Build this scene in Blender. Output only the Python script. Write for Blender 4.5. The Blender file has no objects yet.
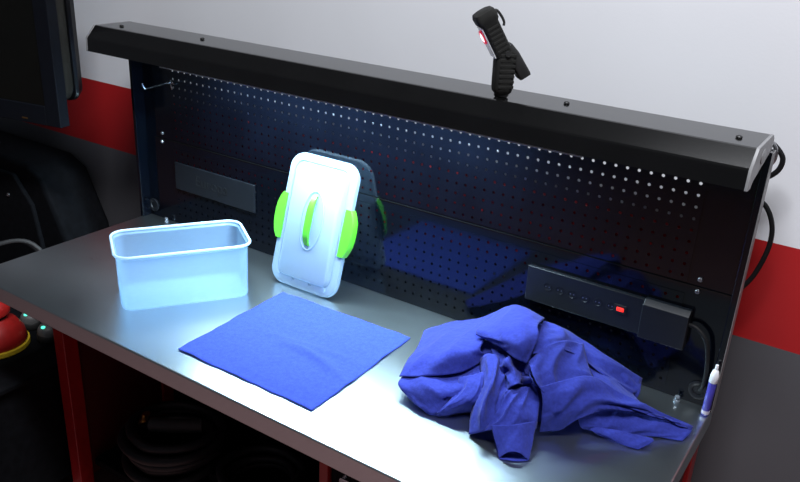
import bpy, bmesh, math, random
from mathutils import Vector, Matrix
from mathutils import noise as mnoise

scn = bpy.context.scene
COL = scn.collection
H = 0.9                      # height of the bench top above the floor

# ------------------------------------------------------------------ camera
cam_d = bpy.data.cameras.new('camera')
cam = bpy.data.objects.new('camera', cam_d)
COL.objects.link(cam)
cam_d.sensor_width = 36.0
cam_d.lens = 36.0
cam_d.clip_start = 0.02
def aim(yaw, pitch, roll, loc):
    f = Vector((math.sin(yaw) * math.cos(pitch), math.cos(yaw) * math.cos(pitch), -math.sin(pitch)))
    r = Vector((math.cos(yaw), -math.sin(yaw), 0))
    u = r.cross(f)
    r2 = math.cos(roll) * r + math.sin(roll) * u
    u2 = -math.sin(roll) * r + math.cos(roll) * u
    m = Matrix((r2, u2, -f)).transposed().to_4x4()
    m.translation = loc
    return m
cam.matrix_world = aim(-0.5692, 0.3968, 0.0537, Vector((1.8227, -1.601, 0.9634 + H)))
scn.camera = cam

# ------------------------------------------------------------------ world, room light, exposure
w = bpy.data.worlds.new('room_ambient')
scn.world = w
w.use_nodes = True
w.node_tree.nodes['Background'].inputs[0].default_value = (0.80, 0.85, 1.0, 1)
w.node_tree.nodes['Background'].inputs[1].default_value = 0.06
scn.view_settings.view_transform = 'Standard'
scn.view_settings.look = 'None'
scn.view_settings.gamma = 1
scn.view_settings.use_curve_mapping = False
scn.view_settings.exposure = 0.0

def area(name, loc, target, sx, sy, watts, color):
    l = bpy.data.lights.new(name, 'AREA')
    l.shape = 'RECTANGLE'; l.size = sx; l.size_y = sy; l.energy = watts; l.color = color
    o = bpy.data.objects.new(name, l)
    COL.objects.link(o)
    o.location = loc
    o.rotation_euler = (Vector(target) - Vector(loc)).to_track_quat('-Z', 'Y').to_euler()
    return o
area('ceiling_light', (1.70, -1.32, 3.95), (1.65, -1.1, 0.0), 1.7, 0.36, 150, (0.93, 0.95, 1.0))

# ------------------------------------------------------------------ materials
def _nodes(m):
    m.use_nodes = True
    nt = m.node_tree
    return nt, nt.nodes, nt.links, nt.nodes['Principled BSDF']
def mat(name, col, rough=0.5, metal=0.0, var=0.12, scale=40, bump=0.0, bscale=200, spec=0.5, stretch=None, sheen=0.0, coat=0.0, rvar=0.0):
    m = bpy.data.materials.new(name)
    nt, N, L, P = _nodes(m)
    P.inputs['Roughness'].default_value = rough
    P.inputs['Metallic'].default_value = metal
    P.inputs['Specular IOR Level'].default_value = spec
    P.inputs['Sheen Weight'].default_value = sheen
    P.inputs['Coat Weight'].default_value = coat
    tc = N.new('ShaderNodeTexCoord')
    src = tc.outputs['Object']
    if stretch:
        mp = N.new('ShaderNodeMapping'); mp.inputs['Scale'].default_value = stretch
        L.new(src, mp.inputs[0]); src = mp.outputs[0]
    nz = N.new('ShaderNodeTexNoise'); nz.inputs['Scale'].default_value = scale; nz.inputs['Detail'].default_value = 4
    L.new(src, nz.inputs['Vector'])
    rp = N.new('ShaderNodeValToRGB')
    rp.color_ramp.elements[0].position = 0.3; rp.color_ramp.elements[1].position = 0.7
    rp.color_ramp.elements[0].color = (*[c * (1 - var) for c in col], 1)
    rp.color_ramp.elements[1].color = (*[min(1, c * (1 + var)) for c in col], 1)
    L.new(nz.outputs[0], rp.inputs[0]); L.new(rp.outputs[0], P.inputs['Base Color'])
    if rvar:
        mr = N.new('ShaderNodeMapRange')
        mr.inputs['To Min'].default_value = max(0.02, rough - rvar); mr.inputs['To Max'].default_value = rough + rvar
        L.new(nz.outputs[0], mr.inputs[0]); L.new(mr.outputs[0], P.inputs['Roughness'])
    if bump:
        n2 = N.new('ShaderNodeTexNoise'); n2.inputs['Scale'].default_value = bscale; n2.inputs['Detail'].default_value = 3
        L.new(src, n2.inputs['Vector'])
        b = N.new('ShaderNodeBump'); b.inputs['Strength'].default_value = bump; b.inputs['Distance'].default_value = 0.002
        L.new(n2.outputs[0], b.inputs['Height']); L.new(b.outputs[0], P.inputs['Normal'])
    return m
def plastic(name, col, clear, rough=0.3):
    """milky translucent polypropylene: scattered, translucent and a little see-through"""
    m = bpy.data.materials.new(name)
    nt, N, L, P = _nodes(m)
    P.inputs['Base Color'].default_value = (*col, 1); P.inputs['Roughness'].default_value = rough
    nz = N.new('ShaderNodeTexNoise'); nz.inputs['Scale'].default_value = 25
    tr = N.new('ShaderNodeBsdfTranslucent'); tr.inputs[0].default_value = (*col, 1)
    tp = N.new('ShaderNodeBsdfTransparent'); tp.inputs[0].default_value = (0.93, 0.97, 1, 1)
    m1 = N.new('ShaderNodeMixShader'); m1.inputs[0].default_value = 0.45
    L.new(P.outputs[0], m1.inputs[1]); L.new(tr.outputs[0], m1.inputs[2])
    mr = N.new('ShaderNodeMapRange'); mr.inputs['To Min'].default_value = clear - 0.015; mr.inputs['To Max'].default_value = clear + 0.015
    L.new(nz.outputs[0], mr.inputs[0])
    m2 = N.new('ShaderNodeMixShader'); L.new(mr.outputs[0], m2.inputs[0])
    L.new(m1.outputs[0], m2.inputs[1]); L.new(tp.outputs[0], m2.inputs[2])
    L.new(m2.outputs[0], N['Material Output'].inputs['Surface'])
    return m
def glow(name, col, strength):
    m = bpy.data.materials.new(name)
    nt, N, L, P = _nodes(m)
    P.inputs['Base Color'].default_value = (*col, 1)
    P.inputs['Emission Color'].default_value = (*col, 1); P.inputs['Emission Strength'].default_value = strength
    return m
def wall_mat():
    m = bpy.data.materials.new('painted_wall')
    nt, N, L, P = _nodes(m)
    P.inputs['Roughness'].default_value = 0.55
    g = N.new('ShaderNodeNewGeometry'); sp = N.new('ShaderNodeSeparateXYZ'); L.new(g.outputs['Position'], sp.inputs[0])
    def step(z):
        a = N.new('ShaderNodeMath'); a.operation = 'GREATER_THAN'; a.inputs[1].default_value = z
        L.new(sp.outputs['Z'], a.inputs[0]); return a.outputs[0]
    nz = N.new('ShaderNodeTexNoise'); nz.inputs['Scale'].default_value = 3; nz.inputs['Detail'].default_value = 6
    L.new(g.outputs['Position'], nz.inputs['Vector'])
    def mixc(f, a, b):
        x = N.new('ShaderNodeMix'); x.data_type = 'RGBA'
        L.new(f, x.inputs[0])
        for s, i in ((a, 6), (b, 7)):
            if isinstance(s, tuple): x.inputs[i].default_value = (*s, 1)
            else: L.new(s, x.inputs[i])
        return x.outputs[2]
    c = mixc(step(H + 0.1355), (0.088, 0.087, 0.096), (0.42, 0.008, 0.010))
    c = mixc(step(H + 0.363), c, (0.78, 0.79, 0.82))
    mr = N.new('ShaderNodeMapRange'); mr.inputs['To Min'].default_value = 0.93; mr.inputs['To Max'].default_value = 1.05
    L.new(nz.outputs[0], mr.inputs[0])
    hs = N.new('ShaderNodeHueSaturation'); L.new(c, hs.inputs['Color']); L.new(mr.outputs[0], hs.inputs['Value'])
    L.new(hs.outputs[0], P.inputs['Base Color'])
    n2 = N.new('ShaderNodeTexNoise'); n2.inputs['Scale'].default_value = 180
    L.new(g.outputs['Position'], n2.inputs['Vector'])
    b = N.new('ShaderNodeBump'); b.inputs['Strength'].default_value = 0.08; b.inputs['Distance'].default_value = 0.002
    L.new(n2.outputs[0], b.inputs['Height']); L.new(b.outputs[0], P.inputs['Normal'])
    return m
def steel_mat():
    m = bpy.data.materials.new('brushed_steel')
    nt, N, L, P = _nodes(m)
    P.inputs['Metallic'].default_value = 1.0
    P.inputs['Base Color'].default_value = (0.55, 0.615, 0.645, 1)
    tc = N.new('ShaderNodeTexCoord')
    mp = N.new('ShaderNodeMapping'); mp.inputs['Scale'].default_value = (4, 260, 260); L.new(tc.outputs['Object'], mp.inputs[0])
    n1 = N.new('ShaderNodeTexNoise'); n1.inputs['Scale'].default_value = 2.5; n1.inputs['Detail'].default_value = 5; L.new(mp.outputs[0], n1.inputs['Vector'])
    n2 = N.new('ShaderNodeTexNoise'); n2.inputs['Scale'].default_value = 3.5; n2.inputs['Detail'].default_value = 3; L.new(tc.outputs['Object'], n2.inputs['Vector'])
    ad = N.new('ShaderNodeMath'); ad.operation = 'MULTIPLY_ADD'; ad.inputs[1].default_value = 0.5
    L.new(n1.outputs[0], ad.inputs[0]); 
    hf = N.new('ShaderNodeMath'); hf.operation = 'MULTIPLY'; hf.inputs[1].default_value = 0.5; L.new(n2.outputs[0], hf.inputs[0]); L.new(hf.outputs[0], ad.inputs[2])
    mr = N.new('ShaderNodeMapRange'); mr.inputs['From Min'].default_value = 0.3; mr.inputs['From Max'].default_value = 0.7
    mr.inputs['To Min'].default_value = 0.27; mr.inputs['To Max'].default_value = 0.33
    L.new(ad.outputs[0], mr.inputs[0]); L.new(mr.outputs[0], P.inputs['Roughness'])
    b = N.new('ShaderNodeBump'); b.inputs['Strength'].default_value = 0.06; b.inputs['Distance'].default_value = 0.0004
    L.new(n1.outputs[0], b.inputs['Height']); L.new(b.outputs[0], P.inputs['Normal'])
    return m

M = dict(
    wall=wall_mat(), steel=steel_mat(),
    floor=mat('floor_coating', (0.26, 0.135, 0.125), 0.45, var=0.25, scale=6, rvar=0.1),
    black=mat('black_powder_coat', (0.0012, 0.0019, 0.0042), 0.10, var=0.2, scale=8, spec=0.5, rvar=0.02),
    hoodblack=mat('black_satin_steel', (0.004, 0.004, 0.004), 0.12, var=0.2, scale=8, spec=0.8, bump=0.01, bscale=500),
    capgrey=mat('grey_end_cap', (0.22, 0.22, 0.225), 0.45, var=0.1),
    plate=mat('charcoal_plate', (0.007, 0.008, 0.011), 0.42, spec=0.35, var=0.1),
    platedark=mat('charcoal_letter', (0.006, 0.006, 0.007), 0.45),
    rubber=mat('black_rubber', (0.014, 0.014, 0.014), 0.6, var=0.2, bump=0.2, bscale=300),
    lampbody=mat('dark_rubber_body', (0.012, 0.012, 0.011), 0.7, spec=0.25, var=0.25, bump=0.25, bscale=500),
    cable=mat('black_cable', (0.007, 0.007, 0.008), 0.55, spec=0.2),
    screw=mat('zinc_screw', (0.45, 0.45, 0.47), 0.35, 1.0),
    darkscrew=mat('dark_screw', (0.03, 0.03, 0.03), 0.4, 0.6),
    chrome=mat('chromed_wire', (0.75, 0.8, 0.85), 0.2, 1.0),
    red=mat('red_enamel', (0.33, 0.008, 0.010), 0.35, var=0.1),
    shadedred=mat('shaded_red_enamel', (0.07, 0.004, 0.005), 0.5, var=0.1),  # the red enamel again, with under-bench shade put into its colour
    toolred=mat('red_plastic', (0.42, 0.016, 0.014), 0.42, var=0.12),
    yellow=mat('yellow_foam', (0.75, 0.52, 0.02), 0.7),
    black2=mat('black_fabric_plastic', (0.004, 0.0045, 0.006), 0.85, spec=0.1, var=0.3, bump=0.2, bscale=120),
    tvblack=mat('tv_gloss_black', (0.004, 0.004, 0.005), 0.3, spec=0.2),
    tvedge=mat('tv_bezel', (0.004, 0.005, 0.008), 0.6, spec=0.12),
    tvback=mat('tv_shell_grey', (0.020, 0.019, 0.016), 0.7, spec=0.2),
    screen=mat('tv_screen', (0.004, 0.004, 0.003), 0.25, spec=0.3),
    hose=mat('black_hose', (0.014, 0.015, 0.018), 0.5, var=0.2),
    greyp=mat('grey_plastic', (0.11, 0.11, 0.11), 0.5),
    greyhose=mat('dark_grey_hose', (0.035, 0.035, 0.036), 0.6),
    brass=mat('brass', (0.55, 0.33, 0.10), 0.3, 1.0),
    ppbox=plastic('milky_box_plastic', (0.44, 0.63, 0.84), 0.64),
    pplid=plastic('milky_lid_plastic', (0.42, 0.56, 0.70), 0.24),
    pprim=plastic('milky_rim_plastic', (0.70, 0.86, 0.96), 0.12),
    green=mat('lime_green_plastic', (0.075, 0.44, 0.020), 0.4, var=0.05),
    cloth=mat('blue_microfibre', (0.024, 0.034, 0.235), 0.95, var=0.14, scale=160, bump=0.9, bscale=70, spec=0.1, sheen=0.05),
    cloth2=mat('blue_microfibre_flat', (0.030, 0.054, 0.32), 0.95, var=0.12, scale=120, bump=0.5, bscale=900, spec=0.1, sheen=0.05),
    penblue=mat('marker_blue', (0.05, 0.045, 0.36), 0.35),
    pencap=mat('marker_white', (0.75, 0.76, 0.80), 0.35),
    pengrey=mat('marker_band', (0.45, 0.42, 0.5), 0.4),
    clear=mat('clear_screw', (0.20, 0.22, 0.25), 0.15, 0.5),
    window=mat('lamp_window', (0.55, 0.56, 0.58), 0.2),
    redring=glow('red_ring', (0.75, 0.05, 0.10), 0.5),
    pink=glow('lit_emitter', (1.0, 0.80, 0.85), 2.0),
    redled=glow('red_neon_switch', (1.0, 0.025, 0.015), 1.3),
    greenled=glow('green_led', (0.1, 0.9, 0.6), 1.5),
    led=glow('led_diffuser', (0.85, 0.93, 1.0), 6.0),
)

# ------------------------------------------------------------------ mesh helpers
def BM(): return bmesh.new()
def box(bm, x0, x1, y0, y1, z0, z1):
    v = [bm.verts.new(p) for p in ((x0,y0,z0),(x1,y0,z0),(x1,y1,z0),(x0,y1,z0),(x0,y0,z1),(x1,y0,z1),(x1,y1,z1),(x0,y1,z1))]
    for f in ((3,2,1,0),(4,5,6,7),(0,1,5,4),(1,2,6,5),(2,3,7,6),(3,0,4,7)): bm.faces.new([v[i] for i in f])
    return bm
def quad(bm, pts): bm.faces.new([bm.verts.new(p) for p in pts])
def prism(bm, poly, fn, a, b):
    """extrude a 2D outline; fn(u, v, t) -> point"""
    A = [bm.verts.new(fn(u, v, a)) for u, v in poly]; B = [bm.verts.new(fn(u, v, b)) for u, v in poly]
    bm.faces.new(A[::-1]); bm.faces.new(B)
    n = len(poly)
    for i in range(n): bm.faces.new((A[i], A[(i+1) % n], B[(i+1) % n], B[i]))
    return bm
def spline(pts, n=8, closed=False):
    P = [Vector(p) for p in pts]; out = []; k = len(P)
    for i in range(k if closed else k - 1):
        if closed: a, b, c, d = P[(i-1) % k], P[i], P[(i+1) % k], P[(i+2) % k]
        else: a, b, c, d = P[max(i-1, 0)], P[i], P[i+1], P[min(i+2, k-1)]
        for j in range(n):
            t = j / n
            out.append(0.5 * ((2*b) + (c-a)*t + (2*a-5*b+4*c-d)*t*t + (3*b-a-3*c+d)*t**3))
    if not closed: out.append(P[-1])
    return out
def tube(bm, pts, r, seg=8, n=8, smooth=True, closed=False):
    P = spline(pts, n, closed) if smooth else [Vector(p) for p in pts]
    rings = []; up = None
    k = len(P)
    for i, p in enumerate(P):
        t = (P[(i+1) % k] - P[i-1]) if closed else (P[min(i+1, k-1)] - P[max(i-1, 0)])
        t.normalize()
        if up is None:
            up = t.cross(Vector((0.3, 0.2, 1))).normalized()
        up = (up - t * up.dot(t)).normalized()
        s = t.cross(up)
        rr = r(i / max(1, k-1)) if callable(r) else r
        rings.append([bm.verts.new(p + rr * (math.cos(2*math.pi*j/seg) * up + math.sin(2*math.pi*j/seg) * s)) for j in range(seg)])
    for i in range(k if closed else k - 1):
        A, B = rings[i], rings[(i+1) % k]
        for j in range(seg): bm.faces.new((A[j], A[(j+1) % seg], B[(j+1) % seg], B[j]))
    if not closed:
        bm.faces.new(rings[0][::-1]); bm.faces.new(rings[-1])
    return bm
def lathe(bm, prof, fn=lambda x, y, z: (x, y, z), seg=24):
    rings = []
    for r, z in prof:
        if r < 1e-6: rings.append([bm.verts.new(fn(0, 0, z))])
        else: rings.append([bm.verts.new(fn(r*math.cos(2*math.pi*j/seg), r*math.sin(2*math.pi*j/seg), z)) for j in range(seg)])
    for A, B in zip(rings, rings[1:]):
        for j in range(seg):
            a0, a1 = A[j % len(A)], A[(j+1) % len(A)]; b0, b1 = B[j % len(B)], B[(j+1) % len(B)]
            f = []
            for v in (a0, a1, b1, b0):
                if v not in f: f.append(v)
            if len(f) > 2: bm.faces.new(f)
    for R, rev in ((rings[0], True), (rings[-1], False)):
        if len(R) > 2: bm.faces.new(R[::-1] if rev else R)
    return bm
def rrect(w, h, r, n=6):
    pts = []
    for cx, cy, a0 in ((w/2-r, h/2-r, 0), (-w/2+r, h/2-r, 90), (-w/2+r, -h/2+r, 180), (w/2-r, -h/2+r, 270)):
        for i in range(n+1):
            a = math.radians(a0 + 90*i/n); pts.append((cx + r*math.cos(a), cy + r*math.sin(a)))
    return pts
def loft(bm, loops, cap0=True, cap1=True):
    R = [[bm.verts.new(p) for p in l] for l in loops]
    n = len(R[0])
    for A, B in zip(R, R[1:]):
        for j in range(n): bm.faces.new((A[j], A[(j+1) % n], B[(j+1) % n], B[j]))
    if cap0: bm.faces.new(R[0][::-1])
    if cap1: bm.faces.new(R[-1])
    return bm

# ------------------------------------------------------------------ object helpers
def wloc(o):
    v = Vector((0, 0, 0))
    while o is not None:
        v += o.location; o = o.parent
    return v
def thing(name, label, cat, loc, group=None, mw=None):
    o = bpy.data.objects.new(name, None); COL.objects.link(o)
    o.empty_display_size = 0.05
    if mw is not None: o.matrix_world = mw
    else: o.location = (loc[0], loc[1], loc[2] + H)
    o['label'] = label; o['category'] = cat
    if group: o['group'] = group
    return o
def obj(name, bm, m, parent=None, local=False, bevel=0, smooth=False, solid=0, soff=-1, seg=2, label=None):
    """link a bmesh as one object. Coordinates are bench coordinates (z = 0 on the bench top) unless local."""
    if not local:
        sh = Vector((0, 0, H)) - (wloc(parent) if parent else Vector((0, 0, 0)))
        bmesh.ops.translate(bm, verts=bm.verts, vec=sh)
    bmesh.ops.recalc_face_normals(bm, faces=bm.faces)
    me = bpy.data.meshes.new(name); bm.to_mesh(me); bm.free()
    me.materials.append(M[m])
    if smooth:
        for p in me.polygons: p.use_smooth = True
        if smooth != 'all': me.set_sharp_from_angle(angle=math.radians(40))
    o = bpy.data.objects.new(name, me); COL.objects.link(o)
    if parent: o.parent = parent
    if solid:
        s = o.modifiers.new('thickness', 'SOLIDIFY'); s.thickness = solid; s.offset = soff
    if bevel:
        b = o.modifiers.new('bevel', 'BEVEL'); b.width = bevel; b.segments = seg; b.limit_method = 'ANGLE'; b.angle_limit = math.radians(40)
        b.harden_normals = True
        for p in me.polygons: p.use_smooth = True
    if label: o['label'] = label
    return o
def tag(o, label, cat, group=None):
    o['label'] = label; o['category'] = cat
    if group: o['group'] = group
    return o
def struct(o):
    o['kind'] = 'structure'; return o
def screw_head(parent, x, y, z, axis, m='darkscrew', r=0.005, h=0.003, name='screw'):
    fn = {'y': lambda a, b, c: (x + a, y - c, z + b), 'z': lambda a, b, c: (x + a, y + b, z + c)}[axis]
    return obj(name, lathe(BM(), [(r, 0), (r, h*0.5), (r*0.7, h), (r*0.35, h), (r*0.3, h*0.5), (0, h*0.5)], fn, 12), m, parent, smooth=True)

# ================================================================== the setting
WY = 0.10                                   # wall surface, behind the bench
b = BM(); box(b, -4, 5, WY, WY + 0.12, -H, 2.1); struct(obj('wall_back', b, 'wall'))
b = BM(); box(b, -4, 5, -4.5, WY + 0.12, -H - 0.1, -H); struct(obj('floor', b, 'floor'))

# ================================================================== workbench
XL, XR, YF = -0.1726, 1.618, -0.602
wb = thing('workbench', 'stainless steel topped workbench with black perforated back panel, hood and red legs', 'workbench', (0.7227, -0.3, -H))
top = obj('bench_top', box(BM(), XL, XR, YF, 0.012, -0.047, 0), 'steel', wb, bevel=0.004, seg=4, label='brushed stainless steel worktop with folded front edge')

def perforated(x0, x1, z0, z1, y, cols, rows, r=0.0035, s=0.025, ztop=0.4841):
    """sheet with real round holes on a 25 mm grid"""
    bm = BM()
    cx0, cx1 = (cols[0] - 0.5) * s, (cols[1] + 0.5) * s
    cz1, cz0 = ztop - (rows[0] - 0.5) * s, ztop - (rows[1] + 0.5) * s
    vc = {}
    def V(x, z):
        k = (round(x, 5), round(z, 5))
        if k not in vc: vc[k] = bm.verts.new((x, y, z))
        return vc[k]
    for i in range(cols[0], cols[1] + 1):
        for j in range(rows[0], rows[1] + 1):
            cx, cz = i * s, ztop - j * s
            h = s / 2
            sq = [(h, 0), (h, h), (0, h), (-h, h), (-h, 0), (-h, -h), (0, -h), (h, -h)]
            O = [V(cx + a, cz + c) for a, c in sq]
            I = [bm.verts.new((cx + r * math.cos(k * math.pi / 4), y, cz + r * math.sin(k * math.pi / 4))) for k in range(8)]
            for k in range(8): bm.faces.new((O[k], O[(k+1) % 8], I[(k+1) % 8], I[k]))
    def rect(a0, a1, c0, c1):
        if a1 - a0 > 1e-5 and c1 - c0 > 1e-5: quad(bm, ((a0, y, c0), (a1, y, c0), (a1, y, c1), (a0, y, c1)))
    rect(x0, cx0, z0, z1); rect(cx1, x1, z0, z1); rect(cx0, cx1, cz1, z1); rect(cx0, cx1, z0, cz0)
    return bm
up = obj('upper_back_panel', perforated(-0.160, 1.606, 0.267, 0.592, 0.0, (-1, 60), (0, 8)), 'black', wb, solid=0.0012, label='glossy black perforated panel')
lo = obj('lower_back_panel', perforated(-0.160, 1.606, 0.001, 0.2665, -0.003, (-1, 60), (10, 18)), 'black', wb, solid=0.0012)
b = BM(); box(b, -0.160, 1.606, -0.0042, 0.0, 0.2664, 0.2674)
obj('panel_seam', b, 'hoodblack', wb, label='thin lip along the panel joint')
for x in (-0.0865, 1.5375):
    for z in (0.284, 0.258): screw_head(up, x, 0.0 if z > 0.267 else -0.004, z, 'y', 'screw', 0.0055, 0.004)
for x in (-0.146, 1.581):
    obj('cable_grommet', lathe(BM(), [(0.021, 0), (0.021, 0.004), (0.016, 0.005), (0.012, 0.003), (0.011, 0.0005), (0, 0.0005)], lambda a, c, d, x=x: (x + a, -0.003 - d, 0.036 + c), 24), 'plate', lo, smooth=True)
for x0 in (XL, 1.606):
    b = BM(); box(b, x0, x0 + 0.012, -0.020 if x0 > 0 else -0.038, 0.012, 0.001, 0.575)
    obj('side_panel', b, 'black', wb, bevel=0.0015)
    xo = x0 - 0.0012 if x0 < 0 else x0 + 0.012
    obj('side_sheen', box(BM(), xo, xo + 0.0012, -0.019, 0.0115, 0.002, 0.574), 'capgrey', wb, label='thin grey sheet imitating wall reflection on the black side panel')  # added sheet; its grey stands for the wall mirrored in the glossy panel
# hood: folded sheet, open underneath
HX0, HX1 = -0.163, 1.608
prof = [(0.012, 0.555), (0.012, 0.590), (-0.025, 0.610), (-0.1465, 0.6105), (-0.1495, 0.609), (-0.1765, 0.5802), (-0.1785, 0.5765), (-0.180, 0.5415), (-0.168, 0.5395)]
b = BM()
A = [b.verts.new((HX0, y, z)) for y, z in prof]; B = [b.verts.new((HX1, y, z)) for y, z in prof]
for i in range(len(prof) - 1): b.faces.new((A[i], A[i+1], B[i+1], B[i]))
hood = obj('hood', b, 'hoodblack', wb, solid=0.0016, soff=-1, label='long black sheet metal hood')
cap = [(-0.010, 0.602), (-0.025, 0.611), (-0.149, 0.611), (-0.179, 0.5785), (-0.181, 0.5405), (-0.158, 0.5395), (-0.150, 0.548), (-0.140, 0.552), (-0.120, 0.556), (-0.010, 0.580)]
for x, sx in ((HX0, -1), (HX1, 1)):
    ec = obj('end_cap', prism(BM(), cap, lambda u, v, t: (t, u, v), *sorted((x, x + sx * 0.006))), 'capgrey', hood, bevel=0.001, label='grey end cap')
    obj('end_boss', lathe(BM(), [(0.017, 0), (0.017, 0.0015), (0.010, 0.003), (0, 0.0035)], lambda a, c, d, x=x, sx=sx: (x + sx * (0.006 + d), -0.100 + a, 0.586 + c * 0.8), 20), 'capgrey', hood, smooth=True)
for x, y in ((0.2, -0.088), (1.228, -0.075), (1.568, -0.098), (-0.100, -0.108)):
    screw_head(hood, x, y, 0.611, 'z', 'darkscrew', 0.006, 0.004)
# clear push screws along the back of the worktop
for x, y in ((-0.075, -0.018), (1.545, -0.018)):
    obj('clear_stud', lathe(BM(), [(0.007, 0), (0.007, 0.003), (0.004, 0.004), (0.004, 0.009), (0.006, 0.010), (0.005, 0.013), (0, 0.014)], lambda a, c, d, x=x, y=y: (x + a, y + c, d), 14), 'clear', top, smooth=True)
# base: red posts, red side sheets and a dark shelf
for x0, x1 in ((-0.160, -0.112), (1.560, 1.608)):
    obj('leg', box(BM(), x0, x1, -0.400, -0.352, -H, -0.047), 'red', wb, bevel=0.003, label='red enamelled leg')
    obj('leg', box(BM(), x0, x1, -0.050, -0.002, -H, -0.047), 'red', wb, bevel=0.003, label='red enamelled leg')
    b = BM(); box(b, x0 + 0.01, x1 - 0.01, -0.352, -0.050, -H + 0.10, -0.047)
    obj('side_sheet', b, 'shadedred', wb, label='red side sheet between the legs, coloured as in shade')
obj('lower_shelf', box(BM(), -0.110, 0.985, -0.345, -0.005, -0.760, -0.735), 'black2', wb, bevel=0.002)
b = BM(); box(b, -0.112, 1.560, -0.006, 0.004, -0.735, -0.047)
obj('rear_sheet', b, 'black2', wb)

# lamp hidden under the hood, over the worktop
lp = thing('hood_lamp', 'slim cool white strip lamp fixed under the black hood', 'lamp', (0.70, -0.125, 0.530))
obj('lamp_housing', box(BM(), 0.10, 1.304, -0.150, -0.100, 0.556, 0.5955), 'plate', lp, bevel=0.003)
obj('front_reflector', box(BM(), 0.10, 1.304, -0.1535, -0.1505, 0.5300, 0.585), 'capgrey', lp, bevel=0.0008, label='grey reflector strip')
obj('diffuser', box(BM(), 0.21, 1.11, -0.146, -0.104, 0.546, 0.556), 'led', lp, bevel=0.002)
lt = bpy.data.lights.new('strip_lamp_light', 'AREA'); lt.shape = 'RECTANGLE'; lt.size = 0.88; lt.size_y = 0.035
lt.energy = 24; lt.color = (0.62, 0.86, 1.0)
lo_ = bpy.data.objects.new('strip_lamp_light', lt); COL.objects.link(lo_); lo_.location = (0.66, -0.125, 0.5445 + H)

# blank plate with raised lettering on the lower panel
pl = obj('blank_plate', box(BM(), -0.030, 0.300, -0.010, -0.0035, 0.120, 0.205), 'plate', wb, bevel=0.0015, label='long charcoal plate with dark lettering')
cu = bpy.data.curves.new('plate_lettering', 'FONT'); cu.body = 'Europa'; cu.size = 0.048; cu.extrude = 0.0004; cu.align_x = 'CENTER'; cu.align_y = 'CENTER'
tmp = bpy.data.objects.new('plate_text', cu); COL.objects.link(tmp)
bpy.context.view_layer.update()
me = bpy.data.meshes.new_from_object(tmp.evaluated_get(bpy.context.evaluated_depsgraph_get()))
bpy.data.objects.remove(tmp)
me.materials.clear(); me.materials.append(M['platedark'])
tx = bpy.data.objects.new('plate_lettering', me); COL.objects.link(tx); tx.parent = pl
tx.rotation_euler = (math.pi / 2, 0, 0)
tx.location = Vector((0.125, -0.0104, 0.163 + H)) - wloc(pl)

# ------------------------------------------------------------------ power strip on the panel
ps = thing('power_strip', 'charcoal power strip with small sockets and glowing red switch on the back panel', 'power strip', (1.36, -0.012, 0.128))
body = obj('strip_body', prism(BM(), [(-0.0045, 0.128), (-0.0045, 0.212), (-0.0165, 0.2130), (-0.0180, 0.2118), (-0.0180, 0.128)], lambda u, v, t: (t, u, v), 1.165, 1.438), 'plate', ps, bevel=0.0012)
obj('connector_block', prism(BM(), [(-0.0045, 0.128), (-0.0045, 0.216), (-0.016, 0.217), (-0.030, 0.206), (-0.030, 0.128)], lambda u, v, t: (t, u, v), 1.439, 1.537), 'plate', ps, bevel=0.002)
for k in range(6):
    x = 1.218 + 0.030 * k
    s_ = obj('socket', lathe(BM(), [(0.0098, 0), (0.0098, 0.0007), (0.0090, 0.0008), (0.0086, 0.0002), (0, 0.0002)], lambda a, c, d, x=x: (x + a, -0.0181 - d, 0.174 + c), 18), 'plate', ps, smooth=True)
    for dx in (-0.004, 0.004):
        obj('socket_contact', lathe(BM(), [(0.0013, 0), (0.0013, 0.0006), (0, 0.0006)], lambda a, c, d, x=x: (x + dx + a, -0.0181 - d, 0.174 + c), 8), 'screw', s_)
sw = obj('switch_surround', box(BM(), 1.377, 1.404, -0.0200, -0.0178, 0.164, 0.184), 'platedark', ps, bevel=0.0008)
obj('rocker_switch', prism(BM(), [(-0.0198, 0.169), (-0.0198, 0.178), (-0.0222, 0.178), (-0.0205, 0.169)], lambda u, v, t: (t, u, v), 1.383, 1.399), 'redled', ps, bevel=0.0006, label='lit red rocker switch')
obj('power_cord', tube(BM(), [(1.535, -0.018, 0.186), (1.556, -0.022, 0.184), (1.580, -0.024, 0.160), (1.591, -0.024, 0.105), (1.591, -0.020, 0.060), (1.583, -0.0085, 0.040)], 0.0048, 10), 'cable', ps, smooth=True)

# ------------------------------------------------------------------ pegboard hook
hk = thing('pegboard_hook', 'chromed wire hook sticking out of the black perforated panel', 'hook', (-0.030, -0.006, 0.440))
obj('prong', tube(BM(), [(-0.030, -0.006, 0.449), (-0.030, -0.050, 0.447), (-0.030, -0.094, 0.444), (-0.030, -0.103, 0.449), (-0.030, -0.108, 0.460)], 0.0022, 8), 'chrome', hk, smooth=True)
obj('cross_wire', tube(BM(), [(-0.046, -0.006, 0.446), (-0.030, -0.008, 0.450), (-0.014, -0.006, 0.446)], 0.0020, 8), 'chrome', hk, smooth=True)
obj('back_wire', tube(BM(), [(-0.030, -0.005, 0.456), (-0.029, -0.006, 0.444), (-0.027, -0.004, 0.428)], 0.0020, 8), 'chrome', hk, smooth=True)

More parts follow.
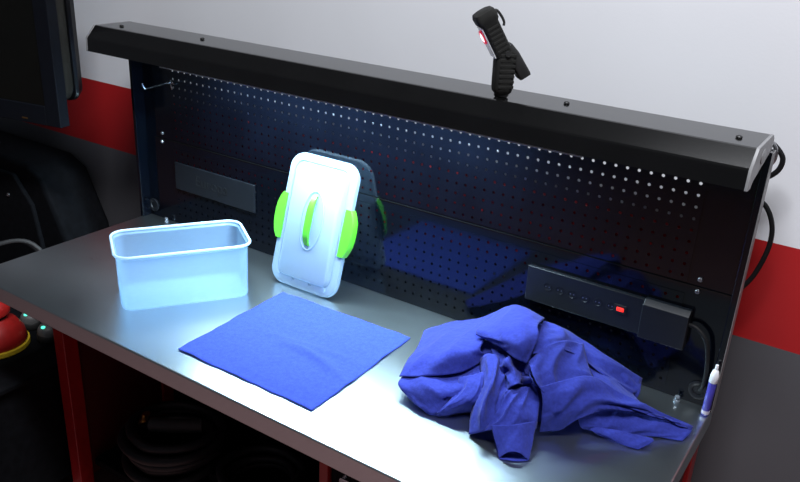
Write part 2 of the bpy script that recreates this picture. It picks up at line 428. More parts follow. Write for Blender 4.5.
# ------------------------------------------------------------------ cables between hood and wall
b = tube(BM(), [(1.595, 0.030, 0.585), (1.612, 0.034, 0.577), (1.630, 0.036, 0.556), (1.628, 0.036, 0.532), (1.612, 0.034, 0.514), (1.590, 0.030, 0.505)], 0.0052, 10)
tag(obj('lamp_cable', b, 'cable', smooth=True), 'short loop of black cable beside the hood end cap', 'cable')
b = tube(BM(), [(1.590, 0.030, 0.455), (1.613, 0.034, 0.462), (1.632, 0.036, 0.440), (1.643, 0.038, 0.405), (1.642, 0.038, 0.360), (1.628, 0.036, 0.305), (1.605, 0.030, 0.262), (1.590, 0.028, 0.22)], 0.0050, 10)
tag(obj('supply_cable', b, 'cable', smooth=True), 'long bowed black cable in front of the red wall stripe', 'cable')
b = tube(BM(), [(1.600, 0.026, 0.590), (1.615, 0.026, 0.574), (1.617, 0.028, 0.550), (1.605, 0.026, 0.530)], 0.0042, 8)
obj_ = tag(obj('metal_clip', b, 'screw', smooth=True), 'small bright metal cable clip behind the hood end', 'clip')

# ------------------------------------------------------------------ storage box
def frame(origin, ex, ey):
    ex = Vector(ex).normalized(); ez = ex.cross(Vector(ey)).normalized(); ey = ez.cross(ex)
    m = Matrix((ex, ey, ez)).transposed().to_4x4(); m.translation = Vector(origin) + Vector((0, 0, H)); return m
bx = thing('storage_box', 'open milky translucent plastic storage box standing on the steel worktop', 'box', None, mw=frame((0.334, -0.318, 0.0005), (0.563, 0.826, 0), (-0.826, 0.563, 0)))
def L3(pts, z): return [(x, y, z) for x, y in pts]
lv = [((0.300, 0.148, 0.020), 0.0022), ((0.312, 0.160, 0.026), 0.0005), ((0.317, 0.165, 0.028), 0.006), ((0.321, 0.172, 0.031), 0.138), ((0.326, 0.177, 0.034), 0.140), ((0.332, 0.183, 0.037), 0.142), ((0.333, 0.184, 0.037), 0.148)]
obj('box_shell', loft(BM(), [L3(rrect(*d, 8), z) for d, z in lv], True, False), 'ppbox', bx, local=True, smooth=True, solid=0.0022, soff=-1)
obj('rim_bead', tube(BM(), L3(rrect(0.333, 0.184, 0.037, 8), 0.148), 0.0034, 8, smooth=False, closed=True), 'pprim', bx, local=True, smooth='all')

# ------------------------------------------------------------------ lid leaning on the panel
ld = thing('box_lid', 'milky plastic box lid with lime green clips leaning against the back panel', 'lid', None, mw=frame((0.574, -0.116, 0.0), (1, 0, 0), (0, 0.102, 0.345)))
ld.scale = (1.035, 1.005, 1.0)
def LL(w_, h_, r_, z, n=8): return [(x, y + 0.18, z) for x, y in rrect(w_, h_, r_, n)]
loops = [LL(0.200, 0.340, 0.036, 0.004), LL(0.214, 0.354, 0.042, 0.0), LL(0.217, 0.357, 0.043, 0.003), LL(0.214, 0.354, 0.042, 0.013), LL(0.206, 0.346, 0.040, 0.0155),
         LL(0.178, 0.318, 0.028, 0.0155), LL(0.174, 0.314, 0.026, 0.0125), LL(0.168, 0.308, 0.024, 0.0125), LL(0.160, 0.300, 0.022, 0.0215), LL(0.154, 0.294, 0.020, 0.0230)]
obj('lid_plate', loft(BM(), loops, True, True), 'pplid', ld, local=True, smooth=True)
# oval recess border, three moulded pads along the lower edge, handle and clips
oval = [(0.034 * math.cos(a), 0.190 + 0.078 * math.sin(a), 0.0235) for a in [2 * math.pi * k / 40 for k in range(40)]]
obj('oval_border', tube(BM(), oval, 0.0022, 6, smooth=False, closed=True), 'pplid', ld, local=True, smooth='all')
for x in (-0.055, 0.0, 0.055):
    obj('moulded_pad', loft(BM(), [[(a + x, c + 0.0215, z) for a, c in rrect(w_, h_, 0.003, 2)] for w_, h_, z in ((0.048, 0.014, 0.0125), (0.046, 0.012, 0.0172))]), 'pplid', ld, local=True)
b = BM()
hp = []
for k in range(21):
    t = k / 20; y = 0.190 + 0.066 * (2 * t - 1); z = 0.024 + 0.014 * (1 - (2 * t - 1) ** 4); wd = 0.0078 + 0.003 * (1 - (2 * t - 1) ** 2)
    hp.append([(-wd, y, z), (-wd * 0.8, y, z + 0.004), (wd * 0.8, y, z + 0.004), (wd, y, z), (wd * 0.8, y, z - 0.004), (-wd * 0.8, y, z - 0.004)])
loft(b, hp)
obj('handle', b, 'green', ld, local=True, smooth=True, label='lime green carrying handle')
for s_ in (-1, 1):
    b = BM(); R_ = []
    for k in range(17):
        t = k / 16; y = 0.182 + 0.062 * (2 * t - 1); bulge = 1 - abs(2 * t - 1) ** 2.6
        xo = 0.112 + 0.016 * bulge; xi = 0.094
        R_.append([(s_ * xi, y, 0.0155), (s_ * xi, y, 0.0195), (s_ * (xo - 0.004), y, 0.0195), (s_ * xo, y, 0.014), (s_ * xo, y, 0.002), (s_ * (xo - 0.003), y, 0.002), (s_ * (xo - 0.004), y, 0.0155)])
    loft(b, R_)
    obj('clip', b, 'green', ld, local=True, smooth=True, label='lime green locking clip')

# ------------------------------------------------------------------ flat cloth
C4 = [Vector((0.553, -0.534)), Vector((0.948, -0.533)), Vector((0.944, -0.155)), Vector((0.544, -0.164))]
b = BM(); n = 72; G = []
for i in range(n + 1):
    row = []
    for j in range(n + 1):
        u, v = i / n, j / n
        p = (C4[0] * (1-u) + C4[1] * u) * (1-v) + (C4[3] * (1-u) + C4[2] * u) * v
        e = min(u, 1-u, v, 1-v)
        wob = mnoise.noise(Vector((u * 9, v * 9, 1.3))) * 0.0035 * max(0, 1 - e * 14)
        z = 0.0032 + 0.0016 * mnoise.noise(Vector((u * 4, v * 4, 5))) + 0.0006 * mnoise.noise(Vector((u * 16, v * 16, 2)))
        # two shallow creases and a few lifted places along the hem
        z += 0.0085 * math.exp(-((v - 0.30 - 0.16 * math.sin(u * 3.0)) / 0.035) ** 2) * max(0, math.sin(math.pi * min(1, max(0, (u - 0.35) / 0.65))))
        z += 0.0045 * math.exp(-((v - 0.46 - 0.10 * u) / 0.03) ** 2) * math.exp(-((u - 0.55) / 0.22) ** 2)
        z += 0.0030 * max(0, 1 - e * 18) * max(0, mnoise.noise(Vector((u * 5 + 3, v * 5, 9))) + 0.15)
        row.append(b.verts.new((p.x + wob, p.y + wob, max(0.0018, z))))
    G.append(row)
for i in range(n):
    for j in range(n): b.faces.new((G[i][j], G[i+1][j], G[i+1][j+1], G[i][j+1]))
tag(obj('flat_cloth', b, 'cloth2', smooth='all', solid=0.0014, soff=-1), 'square blue microfibre cloth spread flat on the steel worktop', 'cloth')

# ------------------------------------------------------------------ crumpled cloth: one sheet folded over itself, layer by layer
FOLDS = {
 'A': [
   [(0.950,-0.106,0.005), (0.993,-0.056,0.022), (1.070,-0.059,0.060), (1.134,-0.037,0.105)],
   [(1.002,-0.218,0.033), (1.054,-0.210,0.067), (1.118,-0.209,0.097), (1.172,-0.204,0.121)],
   [(1.033,-0.316,0.046), (1.093,-0.310,0.081), (1.150,-0.293,0.105), (1.180,-0.259,0.105)],
   [(1.043,-0.358,0.036), (1.097,-0.352,0.054), (1.166,-0.306,0.068), (1.193,-0.225,0.081)],
  ],
 'B': [
   [(1.045,-0.342,0.033), (1.089,-0.328,0.049), (1.152,-0.290,0.060), (1.198,-0.242,0.074)],
   [(1.055,-0.379,0.031), (1.122,-0.380,0.049), (1.178,-0.353,0.053), (1.230,-0.301,0.060)],
   [(1.086,-0.387,0.016), (1.141,-0.396,0.024), (1.179,-0.352,0.024), (1.224,-0.305,0.027)],
   [(1.108,-0.381,0.002), (1.152,-0.396,0.002), (1.193,-0.343,0.002), (1.229,-0.287,0.002)],
  ],
 'C': [
   [(1.129,-0.142,0.105), (1.158,-0.108,0.138), (1.200,-0.112,0.157), (1.252,-0.098,0.138)],
   [(1.147,-0.213,0.126), (1.191,-0.214,0.157), (1.231,-0.204,0.175), (1.279,-0.204,0.175)],
   [(1.153,-0.233,0.125), (1.225,-0.266,0.153), (1.273,-0.275,0.170), (1.299,-0.244,0.170)],
   [(1.152,-0.229,0.118), (1.223,-0.266,0.133), (1.271,-0.289,0.133), (1.296,-0.279,0.125)],
  ],
 'D': [
   [(1.181,-0.258,0.080), (1.198,-0.265,0.105), (1.219,-0.270,0.115), (1.235,-0.247,0.095), (1.247,-0.239,0.080)],
   [(1.205,-0.294,0.065), (1.226,-0.317,0.095), (1.249,-0.330,0.110), (1.258,-0.302,0.090), (1.271,-0.282,0.075)],
   [(1.219,-0.335,0.050), (1.236,-0.349,0.075), (1.263,-0.372,0.098), (1.271,-0.343,0.076), (1.287,-0.339,0.085)],
   [(1.225,-0.369,0.025), (1.248,-0.387,0.050), (1.269,-0.402,0.072), (1.276,-0.369,0.062), (1.296,-0.354,0.075)],
   [(1.245,-0.408,0.005), (1.261,-0.410,0.016), (1.278,-0.409,0.028), (1.292,-0.392,0.032), (1.313,-0.382,0.045)],
  ],
 'J': [
   [(1.287,-0.348,0.092), (1.292,-0.315,0.083), (1.307,-0.294,0.085), (1.320,-0.273,0.090)],
   [(1.291,-0.372,0.075), (1.310,-0.363,0.086), (1.326,-0.330,0.072), (1.342,-0.305,0.070)],
   [(1.284,-0.395,0.050), (1.313,-0.387,0.068), (1.337,-0.360,0.060), (1.354,-0.332,0.050)],
   [(1.279,-0.411,0.030), (1.310,-0.404,0.048), (1.337,-0.375,0.046), (1.356,-0.336,0.026)],
  ],
 'K': [
   [(1.200,-0.248,0.110), (1.240,-0.253,0.115), (1.276,-0.256,0.115), (1.292,-0.261,0.120)],
   [(1.229,-0.275,0.096), (1.264,-0.292,0.122), (1.279,-0.267,0.096), (1.308,-0.289,0.118)],
   [(1.252,-0.287,0.080), (1.282,-0.307,0.112), (1.289,-0.276,0.086), (1.323,-0.309,0.114)],
   [(1.281,-0.327,0.082), (1.298,-0.324,0.100), (1.303,-0.285,0.082), (1.337,-0.309,0.105)],
  ],
 'E': [
   [(1.290,-0.406,0.046), (1.321,-0.400,0.056), (1.341,-0.377,0.056), (1.355,-0.335,0.044)],
   [(1.302,-0.415,0.030), (1.329,-0.410,0.042), (1.349,-0.391,0.042), (1.361,-0.358,0.030)],
   [(1.315,-0.425,0.015), (1.338,-0.422,0.030), (1.357,-0.409,0.030), (1.369,-0.383,0.015)],
   [(1.325,-0.434,0.003), (1.343,-0.430,0.022), (1.361,-0.419,0.022), (1.375,-0.405,0.003)],
  ],
 'L': [
   [(1.281,-0.370,0.004), (1.315,-0.343,0.004), (1.344,-0.312,0.004)],
   [(1.303,-0.404,0.004), (1.335,-0.384,0.003), (1.362,-0.363,0.004)],
   [(1.327,-0.435,0.003), (1.353,-0.425,0.003), (1.374,-0.407,0.003)],
  ],
 'M': [
   [(1.250,-0.100,0.132), (1.289,-0.080,0.120), (1.340,-0.078,0.105), (1.410,-0.072,0.078), (1.468,-0.031,0.034)],
   [(1.277,-0.184,0.148), (1.310,-0.157,0.138), (1.350,-0.114,0.104), (1.418,-0.104,0.070), (1.472,-0.068,0.025)],
   [(1.298,-0.260,0.140), (1.326,-0.216,0.140), (1.361,-0.156,0.110), (1.425,-0.131,0.060), (1.465,-0.110,0.026)],
  ],
 'N': [
   [(1.302,-0.286,0.136), (1.313,-0.222,0.148), (1.329,-0.156,0.136), (1.348,-0.104,0.112)],
   [(1.322,-0.312,0.130), (1.334,-0.255,0.136), (1.351,-0.192,0.118), (1.376,-0.146,0.100)],
   [(1.342,-0.325,0.120), (1.354,-0.271,0.112), (1.373,-0.216,0.102), (1.401,-0.183,0.092)],
   [(1.355,-0.322,0.104), (1.372,-0.277,0.094), (1.393,-0.226,0.090), (1.410,-0.181,0.084)],
  ],
 'F': [
   [(1.347,-0.321,0.112), (1.380,-0.272,0.118), (1.412,-0.213,0.108), (1.459,-0.184,0.080), (1.534,-0.150,0.045), (1.603,-0.104,0.010)],
   [(1.357,-0.326,0.086), (1.393,-0.297,0.102), (1.424,-0.240,0.098), (1.473,-0.208,0.075), (1.541,-0.158,0.042), (1.603,-0.119,0.010)],
   [(1.360,-0.328,0.050), (1.394,-0.309,0.070), (1.427,-0.264,0.082), (1.473,-0.215,0.063), (1.538,-0.162,0.038), (1.594,-0.124,0.013)],
   [(1.358,-0.323,0.013), (1.392,-0.299,0.020), (1.423,-0.282,0.050), (1.461,-0.225,0.054), (1.532,-0.167,0.036), (1.581,-0.135,0.018)],
  ],
 'G': [
   [(1.413,-0.272,0.046), (1.457,-0.214,0.050), (1.514,-0.166,0.036), (1.602,-0.105,0.011)],
   [(1.420,-0.271,0.026), (1.466,-0.228,0.024), (1.528,-0.189,0.020), (1.604,-0.129,0.008)],
   [(1.422,-0.252,0.006), (1.475,-0.231,0.005), (1.543,-0.185,0.004), (1.597,-0.159,0.003)],
  ],
 'H': [
   [(1.423,-0.254,0.018), (1.486,-0.232,0.021), (1.549,-0.205,0.015)],
   [(1.443,-0.255,0.012), (1.499,-0.241,0.016), (1.552,-0.215,0.012)],
   [(1.459,-0.248,0.003), (1.512,-0.247,0.003), (1.534,-0.242,0.003)],
  ],
 'I': [
   [(1.382,-0.078,0.086), (1.427,-0.059,0.064), (1.468,-0.031,0.034)],
   [(1.397,-0.099,0.070), (1.443,-0.083,0.048), (1.476,-0.065,0.022)],
   [(1.414,-0.091,0.035), (1.449,-0.086,0.016), (1.474,-0.080,0.003)],
  ],
 'O': [
   [(1.166,-0.319,0.062), (1.191,-0.313,0.074), (1.210,-0.293,0.080)],
   [(1.179,-0.348,0.046), (1.210,-0.353,0.066), (1.231,-0.338,0.070)],
   [(1.167,-0.397,0.022), (1.199,-0.383,0.042), (1.231,-0.358,0.050)],
   [(1.162,-0.392,0.003), (1.190,-0.360,0.003), (1.211,-0.335,0.003)],
  ],
 'P': [
   [(1.134,-0.200,0.092), (1.188,-0.225,0.112), (1.239,-0.252,0.122), (1.286,-0.261,0.126)],
   [(1.158,-0.229,0.084), (1.196,-0.245,0.100), (1.237,-0.253,0.106), (1.287,-0.260,0.116)],
   [(1.183,-0.258,0.070), (1.208,-0.269,0.088), (1.238,-0.262,0.090), (1.287,-0.265,0.100)],
  ],
 'Q': [
   [(1.341,-0.081,0.096), (1.406,-0.080,0.064), (1.457,-0.078,0.035)],
   [(1.372,-0.126,0.084), (1.424,-0.114,0.058), (1.475,-0.098,0.026)],
   [(1.405,-0.173,0.080), (1.457,-0.172,0.068), (1.507,-0.150,0.044)],
  ],
 'R': [
   [(1.233,-0.111,0.124), (1.254,-0.107,0.128), (1.279,-0.117,0.128)],
   [(1.261,-0.198,0.128), (1.282,-0.198,0.134), (1.303,-0.197,0.138)],
   [(1.275,-0.255,0.114), (1.296,-0.257,0.120), (1.317,-0.261,0.128)],
   [(1.295,-0.279,0.100), (1.316,-0.290,0.110), (1.336,-0.295,0.116)],
  ],
}
def cr(p, t):
    k = len(p) - 1
    x = min(max(t * k, 0), k - 1e-6); i = int(x); f = x - i
    a, b_, c, d = (p[i-1] if i > 0 else 2*p[0] - p[1]), p[i], p[i+1], (p[i+2] if i + 2 <= k else 2*p[k] - p[k-1])
    return 0.5 * ((2*b_) + (c-a)*f + (2*a-5*b_+4*c-d)*f*f + (3*b_-a-3*c+d)*f**3)
PLEAT = dict(A=(0.0045, 4, 0.9), B=(0.006, 4, 0.8), C=(0.0035, 4, 0.6), D=(0.006, 6, 0.8), E=(0.0012, 3, 0.3), F=(0.0070, 6, 1.0), G=(0.003, 5, 0.5), H=(0.002, 4, 0.4), I=(0.002, 3, 0.4), J=(0.0060, 5, 0.7), K=(0.009, 5, 0.7), L=(0.0, 2, 0.1), M=(0.005, 5, 0.6), N=(0.0065, 4, 0.8), O=(0.004, 4, 0.5), P=(0.003, 4, 0.5), Q=(0.002, 3, 0.4), R=(0.003, 4, 0.4))
bm = BM()
for key, g in FOLDS.items():
    rows = [[Vector(p) for p in r] for r in g]
    n = 34
    amp, fr, wv = PLEAT[key]
    grid = []
    for i in range(n + 1):
        v = i / n; row = []
        for j in range(n + 1):
            u = j / n
            row.append(cr([cr(r, u) for r in rows], v))
        grid.append(row)
    # folds: ridged ripples along a wandering direction, pushed along the surface normal
    out = []
    off = ord(key) * 3.7
    for i in range(n + 1):
        row = []
        for j in range(n + 1):
            u, v = j / n, i / n
            p = grid[i][j]
            du = grid[i][min(j+1, n)] - grid[i][max(j-1, 0)]; dv = grid[min(i+1, n)][j] - grid[max(i-1, 0)][j]
            nn = du.cross(dv)
            nn = nn.normalized() if nn.length > 1e-9 else Vector((0, 0, 1))
            if nn.z < 0: nn = -nn
            ph = fr * (u + 0.35 * v) + wv * 2.2 * mnoise.noise(Vector((u * 1.7 + off, v * 1.7, 0.5)))
            rid = 1 - 2 * abs(math.sin(math.pi * ph * 0.5)) ** 0.8
            fade = min(1, 6 * min(u, 1-u) + 0.25) * min(1, 6 * min(v, 1-v) + 0.15)
            h_ = amp * rid * fade * (0.5 + 0.9 * abs(mnoise.noise(Vector((u * 2 + off, v * 2, 4)))))
            h_ += (0.30 - abs(mnoise.noise(p * 12 + Vector((off, 0, 0))))) * 0.009 * fade * (0.0 if key in 'LE' else 1.0)
            h_ += 0.0016 * mnoise.noise(p * 30) + 0.0007 * mnoise.noise(p * 75)
            q = p + nn * h_
            q.z = max(q.z, 0.0025)
            q.y = min(q.y, -0.012)
            row.append(bm.verts.new(q))
        out.append(row)
    for i in range(n):
        for j in range(n): bm.faces.new((out[i][j], out[i][j+1], out[i+1][j+1], out[i+1][j]))
# the gathered inside of the pile
def mound(cx, cy, ax, ay, rot, hh):
    R_ = []
    for k in range(9):
        t = k / 8; row = []
        for j in range(28):
            a = 2 * math.pi * j / 28
            rr = math.cos(t * math.pi / 2) * (1 + 0.12 * mnoise.noise(Vector((math.cos(a) * 2, math.sin(a) * 2, t * 2 + cx))))
            x, y = ax * rr * math.cos(a), ay * rr * math.sin(a)
            row.append((cx + x * math.cos(rot) - y * math.sin(rot), min(-0.014, cy + x * math.sin(rot) + y * math.cos(rot)), 0.003 + hh * math.sin(t * math.pi / 2)))
        R_.append(row)
    loft(bm, R_, True, True)
mound(1.225, -0.230, 0.150, 0.095, 0.2, 0.060)
mound(1.380, -0.150, 0.110, 0.070, 0.3, 0.048)
tag(obj('crumpled_cloth', bm, 'cloth', smooth='all', solid=0.0016, soff=-1), 'crumpled blue microfibre cloth heaped on the worktop below the power strip', 'cloth')

# ------------------------------------------------------------------ marker leaning in the corner
mk = thing('marker_pen', 'blue and white marker pen standing upright at the worktop corner', 'marker', None, mw=frame((1.6085, -0.0315, 0.0008), (1, 0, -0.02), (0, 1, 0.0)))
obj('barrel', lathe(BM(), [(0.0072, 0.0), (0.0082, 0.002), (0.0082, 0.078), (0.0078, 0.080)], seg=18), 'penblue', mk, local=True, smooth=True, label='blue barrel')
obj('barrel_band', lathe(BM(), [(0.0086, 0.004), (0.0086, 0.012)], seg=18), 'pengrey', mk, local=True, smooth=True)
obj('pen_cap', lathe(BM(), [(0.0082, 0.080), (0.0090, 0.081), (0.0088, 0.098), (0.0060, 0.108), (0.0034, 0.111), (0.0036, 0.118), (0.0028, 0.122), (0, 0.123)], seg=18), 'pencap', mk, local=True, smooth=True, label='white tapered cap')

# ------------------------------------------------------------------ inspection lamp on the hood
il = thing('inspection_lamp', 'black rubber inspection lamp with bent head standing on the hood', 'lamp', None, mw=frame((1.101, -0.118, 0.6115), (-0.731, -0.682, 0), (0.682, -0.731, 0)))
def shift(bm, ang, piv, off=(0, 0, 0)):
    m = Matrix.Translation(Vector(piv)) @ Matrix.Rotation(ang, 4, 'Y') @ Matrix.Translation(Vector(off))
    bmesh.ops.transform(bm, matrix=m, verts=bm.verts); return bm
obj('magnet_foot', lathe(BM(), [(0.013, 0), (0.015, 0.002), (0.015, 0.007)], seg=20), 'darkscrew', il, local=True, smooth=True)
b = BM()
loft(b, [[(x, y, z) for x, y in rrect(w_, d_, min(w_, d_) * 0.28, 4)] for w_, d_, z in ((0.026, 0.030, 0.006), (0.036, 0.038, 0.011), (0.039, 0.042, 0.020), (0.041, 0.042, 0.070), (0.041, 0.042, 0.084), (0.032, 0.040, 0.094))])
lb = obj('lamp_grip', b, 'lampbody', il, local=True, smooth=True)
for k in range(7):
    b = BM(); box(b, -0.018, 0.014, 0.0200, 0.0216, 0.020 + 0.0105 * k, 0.026 + 0.0105 * k)
    obj('grip_rib', b, 'lampbody', lb, local=True, bevel=0.0008)
HA = math.radians(31)
b = BM()
loft(b, [[(x, y, z) for x, y in rrect(w_, d_, 0.008, 4)] for w_, d_, z in ((0.026, 0.036, -0.006), (0.035, 0.040, 0.004), (0.037, 0.042, 0.015), (0.037, 0.042, 0.073), (0.043, 0.045, 0.077), (0.045, 0.046, 0.089), (0.040, 0.042, 0.097), (0.026, 0.030, 0.100))])
hd = obj('lamp_head', shift(b, HA, (0.004, 0, 0.084)), 'lampbody', il, local=True, smooth=True)
for k in range(6):
    b = BM(); box(b, -0.014, 0.011, 0.0200, 0.0216, 0.012 + 0.0098 * k, 0.0175 + 0.0098 * k)
    obj('head_rib', shift(b, HA, (0.004, 0, 0.084)), 'lampbody', hd, local=True, bevel=0.0008)
b = BM(); box(b, 0.0175, 0.0200, -0.018, 0.018, 0.006, 0.074)
obj('light_window', shift(b, HA, (0.004, 0, 0.084)), 'window', hd, local=True, bevel=0.001, label='clear window of the lamp head')
b = lathe(BM(), [(0.0150, 0), (0.0150, 0.003), (0.0105, 0.003), (0.0105, 0)], lambda a, c, d: (0.0201 + d, c * 0.95, 0.052 + a), 24)
obj('red_ring', shift(b, HA, (0.004, 0, 0.084)), 'redring', hd, local=True, smooth=True, label='red ring')
b = lathe(BM(), [(0.0104, 0), (0.0104, 0.0024), (0.006, 0.004), (0, 0.0044)], lambda a, c, d: (0.0201 + d, c * 0.95, 0.052 + a), 20)
obj('lit_emitter', shift(b, HA, (0.004, 0, 0.084)), 'pink', hd, local=True, smooth=True, label='glowing pinkish white emitter')
b = tube(BM(), [(-0.014, 0.0, 0.090), (-0.025, 0.0, 0.087), (-0.029, 0.0, 0.076), (-0.030, 0.0, 0.060), (-0.026, 0.0, 0.052)], 0.0026, 8)
obj('hook', shift(b, HA, (0.004, 0, 0.084)), 'rubber', il, local=True, smooth=True)
b = BM()
loft(b, [[(x, y, z) for x, y in rrect(w_, d_, 0.005, 3)] for w_, d_, z in ((0.024, 0.034, -0.062), (0.026, 0.036, -0.058), (0.024, 0.036, -0.010), (0.016, 0.034, 0.012))])
obj('folding_stand', shift(b, math.radians(34), (-0.006, 0, 0.092), (-0.004, 0, 0)), 'rubber', il, local=True, smooth=True)
obj('hinge_pin', lathe(BM(), [(0.006, -0.025), (0.006, 0.025)], lambda a, c, d: (0.0 + a, d, 0.090 + c), 14), 'rubber', il, local=True, smooth=True)

# ------------------------------------------------------------------ television beyond the end of the bench
tv = thing('television', 'black flat television with wide bezel mounted in front of the wall', 'television', None, mw=Matrix.Translation((-0.303, -0.200, 0.295 + H)) @ Matrix.Rotation(math.radians(11), 4, 'Z'))
TW, TH, BW = 0.95, 0.56, 0.055
for nm, r in (('bezel_side', (-BW, 0, 0, TH)), ('bezel_side', (-TW, -TW + BW, 0, TH)), ('bezel_bottom', (-TW + BW, -BW, 0, 0.060)), ('bezel_top', (-TW + BW, -BW, TH - 0.05, TH))):
    b = BM(); box(b, r[0], r[1], 0, 0.038, r[2], r[3]); obj(nm, b, 'tvedge', tv, local=True, bevel=0.003)
sc = obj('screen', box(BM(), -TW + BW - 0.002, -BW + 0.002, 0.006, 0.030, 0.058, TH - 0.048), 'screen', tv, local=True)
b = BM()
loft(b, [[(-0.475 + x, y, 0.30 + z) for x, z in rrect(w_, h_, 0.03, 4)] for w_, h_, y in ((0.93, 0.46, 0.036), (0.93, 0.46, 0.070), (0.915, 0.44, 0.085))])
obj('rear_shell', b, 'tvback', tv, local=True, smooth=True, label='grey rear shell')
b = BM()
loft(b, [[(-0.475 + x, y, 0.30 + z) for x, z in rrect(w_, h_, 0.03, 4)] for w_, h_, y in ((0.93, 0.47, 0.0855), (0.94, 0.47, 0.095), (0.93, 0.45, 0.115))])
obj('back_cover', b, 'tvblack', tv, local=True, smooth=True)
b = BM(); box(b, -0.55, -0.40, 0.114, 0.312, 0.22, 0.34)
obj('wall_arm', b, 'tvblack', tv, local=True, bevel=0.004)
b = BM(); box(b, -0.150, -0.128, -0.0012, 0.001, 0.012, 0.016)
obj('standby_mark', b, 'brass', tv, local=True, label='small orange glint on the lower bezel')

# ------------------------------------------------------------------ tall black case against the wall
cs = thing('equipment_case', 'tall black padded equipment case standing against the grey wall band', 'case', (-0.88, -0.02, -H))
b = BM()
prism(b, [(-1.30, -H), (-0.46, -H), (-0.46, -0.40), (-0.50, -0.14), (-0.60, 0.050), (-0.68, 0.085), (-1.30, 0.085)], lambda u, v, t: (u, t, v), -0.105, 0.085)
obj('case_body', b, 'black2', cs, bevel=0.02, seg=3)
b = BM()
prism(b, [(-1.25, -H + 0.05), (-0.60, -H + 0.05), (-0.60, -0.30), (-0.65, -0.06), (-0.74, 0.035), (-1.25, 0.03)], lambda u, v, t: (u, t, v), -0.120, -0.10)
fp = obj('front_pad', b, 'black2', cs, bevel=0.008)
screw_head(fp, -0.78, -0.120, -0.050, 'y', 'screw', 0.007, 0.004, 'rivet')

# ------------------------------------------------------------------ low black cart beside the bench, with tools on it
CT = -0.400
ct = thing('tool_cart', 'low black tool cart beside the red bench leg', 'cart', (-0.70, -0.45, -H))
obj('cart_body', box(BM(), -1.18, -0.215, -0.78, -0.150, -H + 0.06, CT - 0.022), 'black2', ct, bevel=0.006)
obj('cart_top', box(BM(), -1.20, -0.195, -0.80, -0.140, CT - 0.022, CT), 'black2', ct, bevel=0.008, seg=3)
for x in (-1.12, -0.28):
    for y in (-0.72, -0.21):
        obj('wheel', lathe(BM(), [(0.03, -0.012), (0.03, 0.012)], lambda a, c, d, x=x, y=y: (x + d, y + a, -H + 0.030 + c), 16), 'rubber', ct, smooth=True)

sd = thing('sander', 'red handheld sander with a round yellow pad on the black cart', 'sander', (-0.440, -0.428, CT))
sx, sy = -0.440, -0.428
def at(x, y, z=CT): return lambda a, c, d: (x + a, y + c, z + d)
obj('sanding_pad', lathe(BM(), [(0.098, 0.001), (0.102, 0.006), (0.101, 0.018), (0.085, 0.020)], at(sx, sy), 36), 'yellow', sd, smooth=True, label='yellow foam pad')
obj('sander_skirt', lathe(BM(), [(0.092, 0.020), (0.096, 0.028), (0.090, 0.055), (0.072, 0.084), (0.054, 0.096), (0.046, 0.104)], at(sx, sy), 36), 'toolred', sd, smooth=True, label='red skirt')
obj('sander_neck', lathe(BM(), [(0.045, 0.103), (0.042, 0.112)], at(sx, sy), 28), 'rubber', sd, smooth=True)
b = lathe(BM(), [(0.046, 0.112), (0.056, 0.120), (0.058, 0.138), (0.046, 0.156), (0.024, 0.165), (0, 0.167)], at(sx, sy), 28)
obj('sander_head', b, 'toolred', sd, smooth=True, label='red rounded head')
obj('sander_handle', tube(BM(), [(sx - 0.03, sy - 0.01, CT + 0.135), (sx - 0.10, sy - 0.05, CT + 0.130), (sx - 0.18, sy - 0.10, CT + 0.120)], 0.024, 14), 'toolred', sd, smooth=True)
b = BM(); box(b, sx + 0.030, sx + 0.058, sy - 0.079, sy - 0.070, CT + 0.046, CT + 0.056)
obj('vent_slot', b, 'black2', sd, bevel=0.001)

def puck(x, y, label):
    t = thing('polisher_head', label, 'tool', (x, y, CT), 'round grey tools with green lights')
    obj('tool_base', lathe(BM(), [(0.034, 0.001), (0.037, 0.006), (0.037, 0.022), (0.034, 0.026)], at(x, y), 28), 'rubber', t, smooth=True)
    obj('tool_cover', lathe(BM(), [(0.0335, 0.026), (0.033, 0.040), (0.025, 0.052), (0.012, 0.056), (0, 0.056)], at(x, y), 28), 'greyp', t, smooth=True)
    b = BM(); box(b, x - 0.008, x + 0.008, y + 0.004, y + 0.034, CT + 0.040, CT + 0.060)
    obj('tool_bridge', b, 'rubber', t, bevel=0.003)
    obj('indicator_light', lathe(BM(), [(0.0065, 0), (0.0065, 0.004), (0.003, 0.006), (0, 0.006)], at(x + 0.006, y - 0.020, CT + 0.0520), 12), 'greenled', t, smooth=True, label='green indicator light')
puck(-0.348, -0.300, 'round grey tool with a green light between the sander and red bench leg')
puck(-0.466, -0.284, 'round grey tool with a green light right behind the red sander')

b = tube(BM(), [(-0.78, -0.50, CT + 0.010), (-0.70, -0.44, CT + 0.14), (-0.60, -0.34, CT + 0.255), (-0.49, -0.24, CT + 0.285), (-0.40, -0.20, CT + 0.16), (-0.38, -0.19, CT + 0.012)], 0.0075, 12)
tag(obj('suction_hose', b, 'greyhose', smooth=True), 'thin grey suction hose arching over the black cart', 'hose')
b = tube(BM(), [(-0.84, -0.46, CT + 0.010), (-0.76, -0.40, CT + 0.13), (-0.66, -0.30, CT + 0.235), (-0.55, -0.21, CT + 0.255), (-0.47, -0.18, CT + 0.14), (-0.46, -0.17, CT + 0.012)], 0.008, 12)
tag(obj('power_lead', b, 'cable', smooth=True), 'black power lead arching behind the grey hose on the cart', 'cable')

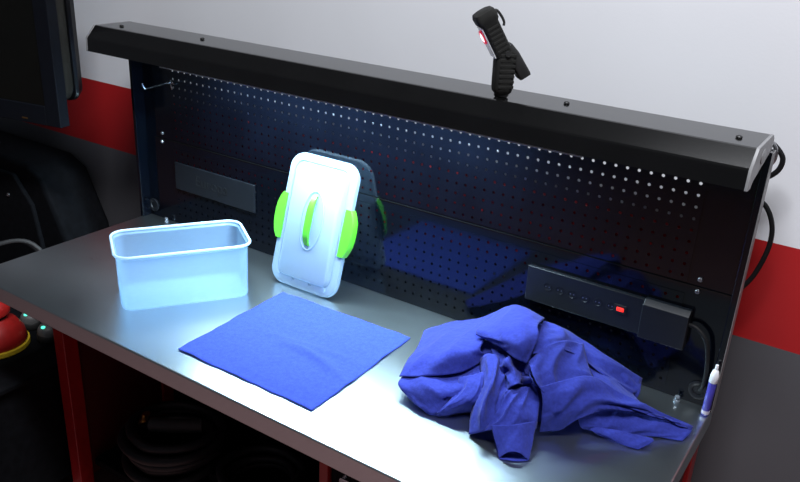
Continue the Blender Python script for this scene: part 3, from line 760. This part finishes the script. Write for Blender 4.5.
# ------------------------------------------------------------------ below the worktop
SZ = -0.735
def coil(name, label, cx, cy, R0, turns, r, hh, fit=None):
    t = thing(name, label, 'hose', (cx, cy, SZ), 'black hose coils below the worktop')
    pts = []
    random.seed(int(cx * 1000))
    for k in range(int(turns * 14)):
        a = 2 * math.pi * k / 14
        rr = R0 + 0.016 * math.sin(a * 0.31 + 1) + random.uniform(-0.004, 0.004)
        pts.append((cx + rr * math.cos(a), cy + rr * 0.92 * math.sin(a), SZ + r + 0.001 + hh * k / (turns * 14) + 0.008 * math.sin(a * 1.1)+0.008))
    obj('hose', tube(BM(), pts, r, 10, 4), 'hose', t, smooth=True)
    return t
c1 = coil('hose_coil', 'large coil of thick black hose with a brass fitting on the lower shelf', 0.120, -0.205, 0.150, 5.2, 0.015, 0.130)
obj('brass_fitting', lathe(BM(), [(0.012, 0), (0.014, 0.004), (0.014, 0.020), (0.010, 0.022), (0.010, 0.040), (0.013, 0.042), (0.013, 0.050)], lambda a, c, d: (0.055 + d * 0.5 + a, -0.275 + c, SZ + 0.165 + d), 14), 'brass', c1, smooth=True, label='brass fitting')
obj('hose_sleeve', tube(BM(), [(0.09, -0.27, SZ + 0.178), (0.15, -0.24, SZ + 0.18), (0.22, -0.18, SZ + 0.178)], 0.022, 14), 'greyhose', c1, smooth=True, label='grey sleeve')
c2 = coil('hose_coil', 'smaller coil of black hose deeper on the lower shelf beside the drawers', 0.455, -0.165, 0.115, 4.2, 0.013, 0.100)

dc = thing('drawer_cabinet', 'red framed drawer cabinet with dark drawers under the worktop', 'cabinet', (1.27, -0.30, -H))
for x0, x1 in ((0.990, 1.012), (1.528, 1.550)):
    obj('cabinet_side', box(BM(), x0, x1, -0.560, -0.020, -H, -0.050), 'red', dc, bevel=0.002, label='red cabinet side')
obj('cabinet_back', box(BM(), 1.012, 1.528, -0.040, -0.020, -H, -0.050), 'red', dc)
obj('cabinet_floor', box(BM(), 1.012, 1.528, -0.550, -0.040, -H, -H + 0.06), 'red', dc)
for k in range(5):
    z1 = -0.070 - 0.154 * k
    d_ = obj('drawer', box(BM(), 1.015, 1.525, -0.552, -0.060, z1 - 0.148, z1), 'black2', dc, bevel=0.003)
    obj('handle', tube(BM(), [(1.050, -0.552, z1 - 0.030), (1.050, -0.566, z1 - 0.030), (1.490, -0.566, z1 - 0.030), (1.490, -0.552, z1 - 0.030)], 0.005, 8, smooth=False), 'chrome', d_, smooth=True, label='chromed bar handle')
